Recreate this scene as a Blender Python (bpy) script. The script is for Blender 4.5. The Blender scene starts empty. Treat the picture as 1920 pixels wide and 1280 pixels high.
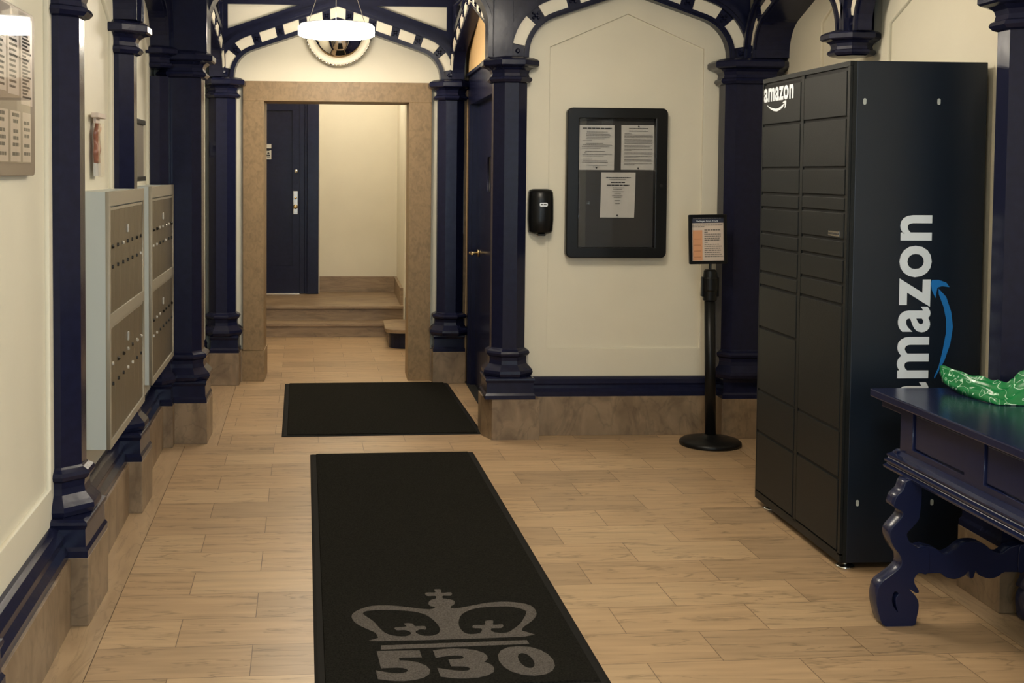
import bpy, bmesh, math, random
from mathutils import Vector, Matrix
random.seed(7)
PI = math.pi
sc = bpy.context.scene

# ---------------------------------------------------------------- camera
F_PX, PPX, PPY, EYE = 2250.0, 781.643, 423.25, 1.58
cd = bpy.data.cameras.new('camera'); cam = bpy.data.objects.new('camera', cd)
sc.collection.objects.link(cam); sc.camera = cam
cd.sensor_fit = 'HORIZONTAL'; cd.sensor_width = 36.0; cd.lens = 36.0 * F_PX / 1920.0
cd.shift_x = (960 - PPX) / 1920.0; cd.shift_y = -(640 - PPY) / 1920.0
cd.clip_start = 0.05; cd.clip_end = 100
fy = Vector(((637 - PPX) / F_PX, (322 - PPY) / F_PX, 1.0))      # world Y seen by the camera (x right, y down, z forward)
rho = .004
fx = Vector((1, rho, -(fy.x + rho * fy.y)))
fy.normalize(); fx.normalize(); fd = fy.cross(fx)
if fd.y < 0: fd = -fd
W = Matrix((fx, fy, -fd))                                       # rows: world axes in camera coordinates
rt = Vector((W[0][0], W[1][0], W[2][0])); dn = Vector((W[0][1], W[1][1], W[2][1])); fw = Vector((W[0][2], W[1][2], W[2][2]))
M = Matrix.Identity(4)
for i in range(3):
    M[i][0] = rt[i]; M[i][1] = -dn[i]; M[i][2] = -fw[i]
M[0][3], M[1][3], M[2][3] = 0, 0, EYE
cam.matrix_world = M

# ---------------------------------------------------------------- view, world, daylight and cool fill
sc.view_settings.view_transform = 'Standard'; sc.view_settings.look = 'None'
sc.view_settings.gamma = 1.0; sc.view_settings.exposure = 0.0; sc.view_settings.use_curve_mapping = False
wd = bpy.data.worlds.new('world'); sc.world = wd; wd.use_nodes = True
wd.node_tree.nodes['Background'].inputs[0].default_value = (.55, .7, 1, 1)
wd.node_tree.nodes['Background'].inputs[1].default_value = .6
LAMP_E = 66.0          # emission of the ring lamps
LAMP_C = (1.0, .90, .745, 1)
def area(name, loc, target, sx, sy, power, col):
    l = bpy.data.lights.new(name, 'AREA'); l.shape = 'RECTANGLE'; l.size = sx; l.size_y = sy; l.energy = power; l.color = col
    o = bpy.data.objects.new(name, l); sc.collection.objects.link(o); o.location = loc
    o.rotation_euler = (Vector(target) - Vector(loc)).to_track_quat('-Z', 'Y').to_euler(); return o
# daylight from the entrance in the right wall beside and behind the camera
area('entrance_daylight', (2.59, .9, 1.35), (0, .9, 1.25), .95, 1.9, 70, (.62, .80, 1.0))
area('added_cool_fill', (.55, -1.42, 1.45), (.75, 5, 1.3), 1.2, 2.1, 50, (.62, .82, 1.0))  # added cool fill before the solid rear wall, tints centre wall and locker side

# ---------------------------------------------------------------- materials
def nm(name):
    m = bpy.data.materials.new(name); m.use_nodes = True
    return m, m.node_tree, m.node_tree.nodes['Principled BSDF']
def mat(name, col, rough=.5, metal=0, spec=.5, coat=0, bump=0, bscale=60, var=0, vscale=8, emit=None, stretch=(1,1,1), bdist=.01):
    m, t, b = nm(name)
    b.inputs['Base Color'].default_value = (*col, 1); b.inputs['Roughness'].default_value = rough
    b.inputs['Metallic'].default_value = metal; b.inputs['Specular IOR Level'].default_value = spec
    b.inputs['Coat Weight'].default_value = coat; b.inputs['Coat Roughness'].default_value = .12
    tc = t.nodes.new('ShaderNodeTexCoord'); mp = t.nodes.new('ShaderNodeMapping'); mp.inputs['Scale'].default_value = stretch
    t.links.new(tc.outputs['Object'], mp.inputs[0])
    if var:
        n = t.nodes.new('ShaderNodeTexNoise'); n.inputs['Scale'].default_value = vscale; n.inputs['Detail'].default_value = 5
        t.links.new(mp.outputs[0], n.inputs['Vector'])
        r = t.nodes.new('ShaderNodeMapRange'); r.inputs[1].default_value = .3; r.inputs[2].default_value = .7
        r.inputs[3].default_value = 1 - var; r.inputs[4].default_value = 1 + var
        t.links.new(n.outputs[0], r.inputs[0])
        v = t.nodes.new('ShaderNodeVectorMath'); v.operation = 'SCALE'; v.inputs[0].default_value = col
        t.links.new(r.outputs[0], v.inputs['Scale']); t.links.new(v.outputs[0], b.inputs['Base Color'])
    if bump:
        n = t.nodes.new('ShaderNodeTexNoise'); n.inputs['Scale'].default_value = bscale; n.inputs['Detail'].default_value = 4
        t.links.new(mp.outputs[0], n.inputs['Vector'])
        bp = t.nodes.new('ShaderNodeBump'); bp.inputs['Strength'].default_value = bump; bp.inputs['Distance'].default_value = bdist
        t.links.new(n.outputs[0], bp.inputs['Height']); t.links.new(bp.outputs[0], b.inputs['Normal'])
    if emit:
        b.inputs['Emission Color'].default_value = emit[0]; b.inputs['Emission Strength'].default_value = emit[1]
    return m
NAVY = mat('navy_gloss_paint', (.009, .0105, .030), .22, spec=.24, coat=0, bump=.25, bscale=14, bdist=.004, var=.12, vscale=30)
CREAM = mat('cream_wall_paint', (.70, .65, .515), .55, bump=.12, bscale=35, bdist=.004, var=.025, vscale=3)
CREAMW = mat('cream_plaster_blocks', (.80, .74, .60), .5, bump=.2, bscale=60, bdist=.003)
CEIL = mat('ceiling_paint', (.78, .74, .64), .7)
def stone(name, base, dark, vs, sx=(1,1,1), rough=.42, veins=True):
    m, t, b = nm(name); L = t.links
    g = t.nodes.new('ShaderNodeNewGeometry'); mp = t.nodes.new('ShaderNodeMapping'); mp.inputs['Scale'].default_value = sx
    L.new(g.outputs['Position'], mp.inputs[0])
    n = t.nodes.new('ShaderNodeTexNoise'); n.inputs['Scale'].default_value = vs; n.inputs['Detail'].default_value = 8; n.inputs['Distortion'].default_value = .9
    L.new(mp.outputs[0], n.inputs['Vector'])
    cr = t.nodes.new('ShaderNodeValToRGB'); cr.color_ramp.elements[0].position = .3; cr.color_ramp.elements[0].color = (*dark, 1)
    cr.color_ramp.elements[1].position = .62; cr.color_ramp.elements[1].color = (*base, 1)
    L.new(n.outputs[0], cr.inputs[0])
    n2 = t.nodes.new('ShaderNodeTexNoise'); n2.inputs['Scale'].default_value = 3.2; n2.inputs['Detail'].default_value = 6; n2.inputs['Distortion'].default_value = 1.5
    L.new(mp.outputs[0], n2.inputs['Vector'])
    ab = t.nodes.new('ShaderNodeMath'); ab.operation = 'SUBTRACT'; ab.inputs[1].default_value = .5; L.new(n2.outputs[0], ab.inputs[0])
    a2 = t.nodes.new('ShaderNodeMath'); a2.operation = 'ABSOLUTE'; L.new(ab.outputs[0], a2.inputs[0])
    r = t.nodes.new('ShaderNodeMapRange'); r.inputs[1].default_value = 0; r.inputs[2].default_value = .02; r.inputs[3].default_value = .78 if veins else .96; r.inputs[4].default_value = 1; L.new(a2.outputs[0], r.inputs[0])
    v = t.nodes.new('ShaderNodeVectorMath'); v.operation = 'SCALE'; L.new(cr.outputs[0], v.inputs[0]); L.new(r.outputs[0], v.inputs['Scale'])
    L.new(v.outputs[0], b.inputs['Base Color']); b.inputs['Roughness'].default_value = rough
    return m
STONE = stone('brown_base_stone', (.265, .188, .115), (.15, .10, .058), 9, (1, 1, .6))
STONED = stone('door_surround_stone', (.265, .172, .082), (.185, .12, .056), 34, (1, 1, .7), .5, False)
TREAD = stone('stair_stone', (.30, .21, .125), (.18, .12, .07), 7, (.5, 1, 3), .4)
def floor_material():
    m, t, b = nm('floor_stone_tiles'); L = t.links; N = t.nodes.new
    g = N('ShaderNodeNewGeometry'); mp = N('ShaderNodeMapping'); mp.inputs['Rotation'].default_value = (0, 0, -.03); mp.inputs['Location'].default_value = (-.346, .008, 0); L.new(g.outputs['Position'], mp.inputs[0])
    br = N('ShaderNodeTexBrick'); br.offset = .5; br.offset_frequency = 2; br.squash = 1
    br.inputs['Color1'].default_value = (0, 0, 0, 1); br.inputs['Color2'].default_value = (1, 1, 1, 1); br.inputs['Mortar'].default_value = (0, 0, 0, 1)
    br.inputs['Scale'].default_value = 1; br.inputs['Brick Width'].default_value = .51; br.inputs['Row Height'].default_value = .249
    br.inputs['Mortar Size'].default_value = .0016; br.inputs['Mortar Smooth'].default_value = .3; br.inputs['Bias'].default_value = 0
    L.new(mp.outputs[0], br.inputs['Vector'])
    cr = N('ShaderNodeValToRGB'); e = cr.color_ramp.elements
    e[0].position = 0; e[0].color = (.35, .238, .138, 1); e[1].position = 1; e[1].color = (.475, .33, .19, 1)
    k = cr.color_ramp.elements.new(.5); k.color = (.43, .288, .162, 1)
    L.new(br.outputs['Color'], cr.inputs[0])
    # veins run along the tiles; each tile gets its own piece of noise
    cx = N('ShaderNodeVectorMath'); cx.operation = 'MULTIPLY'; cx.inputs[1].default_value = (3.1, 4.7, 9.0); L.new(br.outputs['Color'], cx.inputs[0])
    mp2 = N('ShaderNodeMapping'); mp2.inputs['Scale'].default_value = (1.0, 8.5, 1); L.new(g.outputs['Position'], mp2.inputs[0])
    ad = N('ShaderNodeVectorMath'); ad.operation = 'ADD'; L.new(mp2.outputs[0], ad.inputs[0]); L.new(cx.outputs[0], ad.inputs[1])
    n = N('ShaderNodeTexNoise'); n.inputs['Scale'].default_value = 1.6; n.inputs['Detail'].default_value = 7; n.inputs['Distortion'].default_value = .6; L.new(ad.outputs[0], n.inputs['Vector'])
    s = N('ShaderNodeMath'); s.operation = 'SUBTRACT'; s.inputs[1].default_value = .5; L.new(n.outputs[0], s.inputs[0])
    a = N('ShaderNodeMath'); a.operation = 'ABSOLUTE'; L.new(s.outputs[0], a.inputs[0])
    r = N('ShaderNodeMapRange'); r.inputs[2].default_value = .016; r.inputs[3].default_value = .60; r.inputs[4].default_value = 1; L.new(a.outputs[0], r.inputs[0])
    n3 = N('ShaderNodeTexNoise'); n3.inputs['Scale'].default_value = 3.5; n3.inputs['Detail'].default_value = 8; L.new(ad.outputs[0], n3.inputs['Vector'])
    r3 = N('ShaderNodeMapRange'); r3.inputs[1].default_value = .3; r3.inputs[2].default_value = .7; r3.inputs[3].default_value = .86; r3.inputs[4].default_value = 1.1; L.new(n3.outputs[0], r3.inputs[0])
    mu = N('ShaderNodeMath'); mu.operation = 'MULTIPLY'; L.new(r.outputs[0], mu.inputs[0]); L.new(r3.outputs[0], mu.inputs[1])
    v = N('ShaderNodeVectorMath'); v.operation = 'SCALE'; L.new(cr.outputs[0], v.inputs[0]); L.new(mu.outputs[0], v.inputs['Scale'])
    mx = N('ShaderNodeMix'); mx.data_type = 'RGBA'; L.new(br.outputs['Fac'], mx.inputs['Factor']); L.new(v.outputs[0], mx.inputs['A']); mx.inputs['B'].default_value = (.13, .08, .045, 1)
    L.new(mx.outputs['Result'], b.inputs['Base Color'])
    b.inputs['Roughness'].default_value = .36; b.inputs['Specular IOR Level'].default_value = .4
    bp = N('ShaderNodeBump'); bp.inputs['Strength'].default_value = .08; bp.inputs['Distance'].default_value = .003; L.new(n3.outputs[0], bp.inputs['Height']); L.new(bp.outputs[0], b.inputs['Normal'])
    return m
FLOOR = floor_material()
BORDER = stone('floor_border_stone', (.42, .295, .175), (.33, .225, .13), 5, (3, .6, 1), .36)
GROUT = mat('dark_joint', (.09, .055, .03), .8)
CARPET = mat('charcoal_mat_pile', (.014, .013, .0105), .95, spec=.05, bump=.9, bscale=420, bdist=.006, var=.55, vscale=160)
MATART = mat('grey_mat_pile', (.115, .100, .088), .95, spec=.1, bump=.9, bscale=420, bdist=.006, var=.4, vscale=200)
RUBBER = mat('black_rubber', (.012, .011, .010), .8, spec=.1)
LOCKF = mat('charcoal_powder_coat', (.0095, .0108, .0108), .45, spec=.22, bump=.35, bscale=330, bdist=.002)
LOCKS = mat('dark_navy_side_panel', (.006, .011, .021), .34, spec=.4, bump=.06, bscale=300, bdist=.001)
GAP = mat('gap_shade_and_sill_black', (.006, .006, .006), .8)  # black painted as shade in locker door gaps, also the dark side door threshold
WHITE = mat('white_print', (.80, .85, .90), .5)
BLUE = mat('blue_print', (.010, .19, .56), .45)
MBOX = mat('painted_grey_metal', (.47, .50, .47), .45)
MFRAME = mat('beige_grey_frame', (.30, .265, .20), .45)
MDOOR = mat('bronze_aluminium_doors', (.165, .135, .09), .4, metal=.3, var=.16, vscale=10, stretch=(1, 22, .35))
STEEL = mat('polished_steel', (.75, .74, .70), .18, metal=1)
DKHOLE = mat('dark_metal', (.02, .018, .015), .4, metal=.5)
BRASS = mat('aged_brass', (.55, .42, .22), .3, metal=1)
BLKPL = mat('black_plastic', (.008, .008, .008), .30, spec=.25)
CHIP = mat('dull_nickel', (.45, .42, .36), .4, metal=.3)
BLKM = mat('matte_black_metal', (.006, .006, .006), .36, spec=.25)
FELT = mat('charcoal_felt_board', (.040, .038, .036), .9)
PAPER = mat('white_paper', (.52, .50, .46), .7, var=.03, vscale=9)
PAPERC = mat('cream_paper', (.60, .50, .42), .7)
INK = mat('black_ink', (.03, .03, .03), .8)
GINK = mat('grey_ink', (.16, .15, .135), .8)
ORANGE = mat('orange_print', (.62, .30, .15), .7)
HEADER = mat('navy_print', (.02, .025, .05), .7)
PLAQ = mat('bronze_plaque', (.26, .205, .145), .45, metal=.2)
PLAQW = mat('plaque_insert', (.55, .46, .38), .35)
BAGG = None
def glass(name, tint=(1, 1, 1), rough=.02):
    m, t, b = nm(name); t.nodes.remove(b); o = t.nodes['Material Output']
    tr = t.nodes.new('ShaderNodeBsdfTransparent'); tr.inputs[0].default_value = (*tint, 1)
    gl = t.nodes.new('ShaderNodeBsdfGlossy'); gl.inputs['Roughness'].default_value = rough
    fr = t.nodes.new('ShaderNodeFresnel'); fr.inputs[0].default_value = 1.5; mx = t.nodes.new('ShaderNodeMixShader')
    ge = t.nodes.new('ShaderNodeNewGeometry'); inv = t.nodes.new('ShaderNodeMath'); inv.operation = 'SUBTRACT'; inv.inputs[0].default_value = 1
    mu = t.nodes.new('ShaderNodeMath'); mu.operation = 'MULTIPLY'
    t.links.new(ge.outputs['Backfacing'], inv.inputs[1]); t.links.new(fr.outputs[0], mu.inputs[0]); t.links.new(inv.outputs[0], mu.inputs[1])
    t.links.new(mu.outputs[0], mx.inputs[0]); t.links.new(tr.outputs[0], mx.inputs[1]); t.links.new(gl.outputs[0], mx.inputs[2]); t.links.new(mx.outputs[0], o.inputs[0])
    return m
GLASS = glass('clear_glazing', (.97, .97, .97))
MIRROR = mat('mirror_dome', (.80, .78, .72), .03, metal=1)
def lamp_mat(e): return mat('lit_diffuser', (.9, .9, .9), .5, emit=(LAMP_C, e))
def bag_material():
    m, t, b = nm('green_printed_plastic'); L = t.links; N = t.nodes.new
    tc = N('ShaderNodeTexCoord'); n = N('ShaderNodeTexNoise'); n.inputs['Scale'].default_value = 17; n.inputs['Detail'].default_value = 1.2; n.inputs['Distortion'].default_value = 1.2
    L.new(tc.outputs['Object'], n.inputs['Vector'])
    s = N('ShaderNodeMath'); s.operation = 'SUBTRACT'; s.inputs[1].default_value = .5; L.new(n.outputs[0], s.inputs[0])
    a = N('ShaderNodeMath'); a.operation = 'ABSOLUTE'; L.new(s.outputs[0], a.inputs[0])
    r = N('ShaderNodeMapRange'); r.inputs[1].default_value = .008; r.inputs[2].default_value = .016; r.inputs[3].default_value = 1; r.inputs[4].default_value = 0; L.new(a.outputs[0], r.inputs[0])
    mx = N('ShaderNodeMix'); mx.data_type = 'RGBA'; L.new(r.outputs[0], mx.inputs['Factor']); mx.inputs['A'].default_value = (.012, .19, .055, 1); mx.inputs['B'].default_value = (.50, .78, .58, 1)
    L.new(mx.outputs['Result'], b.inputs['Base Color']); b.inputs['Roughness'].default_value = .25
    return m
BAGG = bag_material()

# ---------------------------------------------------------------- builders (all shapes are given in world metres)
SH = [0, 5.6]             # left wall pieces are sheared, world axes lie turned from the room's: x drifts with y while SH[0] is set
SKEW = -.028
def smooth_pts(P, n=3):
    """rounds a closed outline through its points"""
    out = []
    for i in range(len(P)):
        a, b, c, d = P[i - 1], P[i], P[(i + 1) % len(P)], P[(i + 2) % len(P)]
        for k in range(n):
            t = k / n
            out.append(tuple(.5 * (2 * b[j] + (c[j] - a[j]) * t + (2 * a[j] - 5 * b[j] + 4 * c[j] - d[j]) * t * t + (3 * b[j] - a[j] - 3 * c[j] + d[j]) * t ** 3) for j in (0, 1)))
    return out
def put(name, me, m, parent=None, smooth=False):
    o = bpy.data.objects.new(name, me); sc.collection.objects.link(o)
    p = parent; off = Vector((0, 0, 0))
    if SH[0]:
        for v in me.vertices: v.co.x += SH[0] * (v.co.y - SH[1])
    while p is not None: off += p.location; p = p.parent
    me.transform(Matrix.Translation(-off))
    if parent is not None: o.parent = parent
    me.materials.clear(); me.materials.append(m)
    if smooth:
        for f in me.polygons: f.use_smooth = True
    return o
def obj(name, bm, m, parent=None, smooth=False, tag=None):
    bmesh.ops.recalc_face_normals(bm, faces=bm.faces)
    me = bpy.data.meshes.new(name); bm.to_mesh(me); bm.free()
    o = put(name, me, m, parent, smooth)
    if parent is None:                                           # a mesh standing alone keeps its origin at its base
        vs = [v.co for v in me.vertices]
        c = Vector(((min(v.x for v in vs) + max(v.x for v in vs)) / 2, (min(v.y for v in vs) + max(v.y for v in vs)) / 2, min(v.z for v in vs)))
        me.transform(Matrix.Translation(-c)); o.location = c
    if tag: settag(o, *tag)
    return o
def settag(o, label, cat, group=None):
    o['label'] = label; o['category'] = cat
    if group: o['group'] = group
def thing(name, label, cat, loc, group=None):
    o = bpy.data.objects.new(name, None); sc.collection.objects.link(o); o.location = loc; o.empty_display_size = .1
    settag(o, label, cat, group); return o
def struct(name, bm, m):
    o = obj(name, bm, m); o['kind'] = 'structure'; return o
def box(bm, x0, x1, y0, y1, z0, z1, bev=0):
    g = bmesh.ops.create_cube(bm, size=1); vs = g['verts']
    for v in vs: v.co = Vector(((x0 + x1) / 2 + v.co.x * (x1 - x0), (y0 + y1) / 2 + v.co.y * (y1 - y0), (z0 + z1) / 2 + v.co.z * (z1 - z0)))
    if bev:
        es = list({e for v in vs for e in v.link_edges}); bmesh.ops.bevel(bm, geom=es, offset=bev, segments=2, profile=.6, affect='EDGES')
def B(*bs, bev=0):
    bm = bmesh.new()
    for b in bs: box(bm, *b, bev=bev)
    return bm
def cyl(bm, p0, p1, r0, r1=None, seg=20):
    p0, p1 = Vector(p0), Vector(p1); d = p1 - p0; r1 = r0 if r1 is None else r1
    q = d.to_track_quat('Z', 'Y').to_matrix().to_4x4()
    bmesh.ops.create_cone(bm, cap_ends=True, segments=seg, radius1=r0, radius2=r1, depth=d.length, matrix=Matrix.Translation((p0 + p1) / 2) @ q)
def lathe(bm, c, prof, seg=32, axis='Z'):
    rings = []
    for r, h in prof:
        ring = []
        for k in range(seg):
            a = 2 * PI * k / seg
            if axis == 'Z': p = (c[0] + r * math.cos(a), c[1] + r * math.sin(a), c[2] + h)
            elif axis == 'Y': p = (c[0] + r * math.cos(a), c[1] + h, c[2] + r * math.sin(a))
            else: p = (c[0] + h, c[1] + r * math.cos(a), c[2] + r * math.sin(a))
            ring.append(bm.verts.new(p))
        rings.append(ring)
    for a, b in zip(rings, rings[1:]):
        for k in range(seg): bm.faces.new((a[k], a[(k + 1) % seg], b[(k + 1) % seg], b[k]))
    bm.faces.new(rings[0]); bm.faces.new(rings[-1])
def loft(bm, rings):
    R = [[bm.verts.new(p) for p in r] for r in rings]; n = len(R[0])
    for a, b in zip(R, R[1:]):
        for k in range(n): bm.faces.new((a[k], a[(k + 1) % n], b[(k + 1) % n], b[k]))
    bm.faces.new(R[0]); bm.faces.new(R[-1])
def sweep(bm, prof, path):
    """prof: (u, z) polygon; path: list of ((x, y), (nx, ny)); the profile is placed at each path point, u along n"""
    loft(bm, [[(p[0] + n[0] * u, p[1] + n[1] * u, z) for u, z in prof] for p, n in path])
def flat(name, outs, holes, depth, f, m, parent=None, bev=0):
    """outline(s) with holes in 2D, thickness depth; f(u, v, w) gives the world point"""
    cu = bpy.data.curves.new(name, 'CURVE'); cu.dimensions = '2D'; cu.fill_mode = 'BOTH'; cu.extrude = depth / 2; cu.bevel_depth = bev; cu.bevel_resolution = 1
    for pts in list(outs) + list(holes):
        s = cu.splines.new('POLY'); s.points.add(len(pts) - 1); s.use_cyclic_u = True
        for q, p in zip(s.points, pts): q.co = (p[0], p[1], 0, 1)
    o = bpy.data.objects.new('tmp', cu); sc.collection.objects.link(o)
    dg = bpy.context.evaluated_depsgraph_get(); me = bpy.data.meshes.new_from_object(o.evaluated_get(dg)); me.name = name
    bpy.data.objects.remove(o); bpy.data.curves.remove(cu)
    for v in me.vertices: v.co = f(v.co.x, v.co.y, v.co.z + depth / 2)
    bm = bmesh.new(); bm.from_mesh(me); bpy.data.meshes.remove(me)
    bmesh.ops.remove_doubles(bm, verts=bm.verts, dist=1e-5)
    if parent is None:
        return struct(name, bm, m)
    return obj(name, bm, m, parent)
def text(name, s, u0, u1, v0, v1, depth, f, m, parent, bold=.02):
    """text fitted into the box u0..u1, v0..v1 (both are scaled)"""
    cu = bpy.data.curves.new(name, 'FONT'); cu.body = s; cu.extrude = .01; cu.offset = bold; cu.resolution_u = 4; cu.space_character = 1 + bold * 3.2
    o = bpy.data.objects.new('tmp', cu); sc.collection.objects.link(o)
    dg = bpy.context.evaluated_depsgraph_get(); me = bpy.data.meshes.new_from_object(o.evaluated_get(dg)); me.name = name
    bpy.data.objects.remove(o); bpy.data.curves.remove(cu)
    xs = [v.co.x for v in me.vertices]; ys = [v.co.y for v in me.vertices]
    a, b, c, d = min(xs), max(xs), min(ys), max(ys)
    for v in me.vertices: v.co = f(u0 + (v.co.x - a) / (b - a) * (u1 - u0), v0 + (v.co.y - c) / (d - c) * (v1 - v0), depth if v.co.z > 0 else 0)
    return put(name, me, m, parent)
def words(bm, f, u0, u1, v, h, d=.0006, wl=(.35, 1.1)):
    """a line of print too small to read: word-long strokes of ink from u0 to u1"""
    u = u0
    while u < u1:
        w = min(random.uniform(*wl) * h * 3.2, u1 - u)
        if w > h * .4:
            pts = [f(u, v, 0), f(u + w, v, 0), f(u + w, v + h, 0), f(u, v + h, 0), f(u, v, d), f(u + w, v, d), f(u + w, v + h, d), f(u, v + h, d)]
            V = [bm.verts.new(p) for p in pts]
            for q in ((4, 5, 6, 7), (0, 1, 5, 4), (1, 2, 6, 5), (2, 3, 7, 6), (3, 0, 4, 7)): bm.faces.new([V[i] for i in q])
        u += w + h * .55

# ---------------------------------------------------------------- outlines traced from image pixels (metres, in the plane of the thing they belong to)
CROWN = [(0.14, 3.953), (0.634, 3.971), (0.631, 4.021), (0.641, 4.055), (0.684, 4.118), (0.707, 4.179), (0.704, 4.242), (0.678, 4.279), (0.619, 4.3), (0.548, 4.294), (0.474, 4.262), (0.426, 4.242), (0.404, 4.255), (0.423, 4.287), (0.424, 4.319), (0.402, 4.34), (0.386, 4.345), (0.389, 4.374), (0.417, 4.373), (0.422, 4.407), (0.386, 4.404), (0.387, 4.44), (0.361, 4.441), (0.363, 4.409), (0.327, 4.407), (0.329, 4.374), (0.36, 4.373), (0.36, 4.346), (0.34, 4.33), (0.329, 4.297), (0.335, 4.269), (0.351, 4.258), (0.328, 4.236), (0.27, 4.255), (0.197, 4.28), (0.127, 4.281), (0.081, 4.251), (0.053, 4.208), (0.049, 4.166), (0.065, 4.111), (0.099, 4.063), (0.127, 4.027), (0.136, 3.981)]
CROWN_H1 = [(0.089, 4.207), (0.103, 4.231), (0.172, 4.238), (0.263, 4.221), (0.311, 4.184), (0.338, 4.122), (0.35, 4.063), (0.345, 4.017), (0.323, 3.993), (0.293, 3.991), (0.272, 4.009), (0.265, 4.03), (0.284, 4.052), (0.301, 4.047), (0.301, 4.077), (0.272, 4.078), (0.264, 4.084), (0.258, 4.104), (0.229, 4.106), (0.237, 4.077), (0.197, 4.07), (0.201, 4.046), (0.226, 4.047), (0.245, 4.033), (0.248, 4.01), (0.228, 3.99), (0.193, 3.995), (0.164, 4.019), (0.144, 4.066), (0.123, 4.132), (0.098, 4.182)]
CROWN_H2 = [(0.424, 4.13), (0.444, 4.191), (0.495, 4.239), (0.566, 4.253), (0.631, 4.248), (0.673, 4.205), (0.657, 4.144), (0.634, 4.085), (0.605, 4.039), (0.578, 4.008), (0.547, 4.005), (0.527, 4.02), (0.529, 4.048), (0.564, 4.05), (0.572, 4.082), (0.539, 4.08), (0.543, 4.119), (0.515, 4.116), (0.509, 4.081), (0.472, 4.08), (0.465, 4.055), (0.491, 4.05), (0.494, 4.033), (0.481, 4.005), (0.442, 4.001), (0.425, 4.03), (0.419, 4.077)]
CROWN_BAR = [(0.143, 3.915), (0.634, 3.938), (0.638, 3.906), (0.141, 3.881)]
SMILE = [(2.381, 1.132), (2.413, 1.099), (2.435, 1.039), (2.444, 0.979), (2.435, 0.912), (2.413, 0.845), (2.374, 0.772), (2.372, 0.778), (2.39, 0.819), (2.405, 0.885), (2.416, 0.952), (2.416, 1.006), (2.404, 1.059), (2.383, 1.109)]
ARROW = [(2.353, 1.166), (2.381, 1.167), (2.412, 1.156), (2.426, 1.138), (2.395, 1.142), (2.376, 1.136), (2.369, 1.094), (2.354, 1.126), (2.35, 1.152)]
LEG = [(2.027, 0.528), (2.035, 0.473), (2.03, 0.416), (2.026, 0.393), (2.004, 0.367), (1.985, 0.345), (1.992, 0.319), (2.011, 0.301), (2.024, 0.291), (2.047, 0.29), (2.065, 0.289), (2.067, 0.206), (2.031, 0.205), (2.014, 0.176), (2.033, 0.14), (2.024, 0.135), (2.0, 0.15), (2.003, 0.141), (2.024, 0.118), (2.034, 0.091), (2.028, 0.047), (2.013, 0.015), (1.919, 0.016), (1.895, 0.058), (1.885, 0.103), (1.886, 0.138), (1.897, 0.169), (1.932, 0.195), (1.969, 0.23), (1.966, 0.266), (1.943, 0.297), (1.929, 0.328), (1.928, 0.355), (1.948, 0.381), (1.967, 0.403), (1.969, 0.423), (1.939, 0.441), (1.941, 0.459), (1.947, 0.476), (1.969, 0.498), (1.982, 0.529)]
LEG_H = [(1.947, 0.142), (1.938, 0.119), (1.94, 0.093), (1.953, 0.072), (1.963, 0.065), (1.955, 0.092), (1.954, 0.117), (1.964, 0.132)]

# ---------------------------------------------------------------- the room
WALLL, WALLR, WALLC, CORL, CORR, FAR = -1.05, 2.66, 7.20, -1.0, .95, 9.08
TOP = 3.05
struct('floor', B((-1.25, 2.9, -1.5, 9.2, -.12, -.002)), GROUT)
def fpoly(pts, m):
    bm = bmesh.new(); loft(bm, [[(x, y, z) for x, y in pts] for z in (-.1, 0)]); return struct('floor', bm, m)
XJ = lambda x, y: x - .03 * (y - 5.6)
fpoly([(XJ(-.8415, -1.5), -1.5), (2.296, -1.5), (2.296, 7.3), (1.0, 7.3), (1.0, 9.2), (1.6, 9.2), (1.6, 11.6), (-1.0, 11.6), (-1.0, 9.2), (XJ(-.657, 9.2), 9.2), (XJ(-.657, 6.9), 6.9), (XJ(-.8415, 6.9), 6.9)], FLOOR)
fpoly([(-1.3, -1.5), (XJ(-.8445, -1.5), -1.5), (XJ(-.8445, 6.897), 6.897), (-1.3, 6.897)], BORDER)
fpoly([(-1.3, 6.9), (XJ(-.660, 6.9), 6.9), (XJ(-.660, 9.2), 9.2), (-1.3, 9.2)], BORDER)
fpoly([(2.300, -1.5), (2.85, -1.5), (2.85, 7.3), (2.300, 7.3)], BORDER)
struct('ceiling', B((-1.3, 2.9, -1.5, 9.3, TOP, TOP + .1), (-1.2, 1.8, 9.3, 13.2, TOP, TOP + .1)), CEIL)
SH[0] = SKEW
struct('wall_left', B((-1.2, WALLL, -1.5, 7.2, 0, TOP)), CREAM)
SH[0] = 0
struct('wall_right', B((2.60, 2.78, -1.5, 5.74, 0, TOP)), CREAM)
struct('wall_right', B((WALLR, 2.78, 5.74, 7.3, 0, TOP)), CREAM)
struct('wall_left', B((-1.2, CORL, 7.2, 9.3, 0, TOP)), CREAM)
struct('wall_center', B((1.10, 2.75, WALLC, 7.33, 0, TOP)), CREAM)
struct('wall_rear', B((-1.3, 3.0, -1.6, -1.5, 0, TOP)), CREAM)
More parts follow.
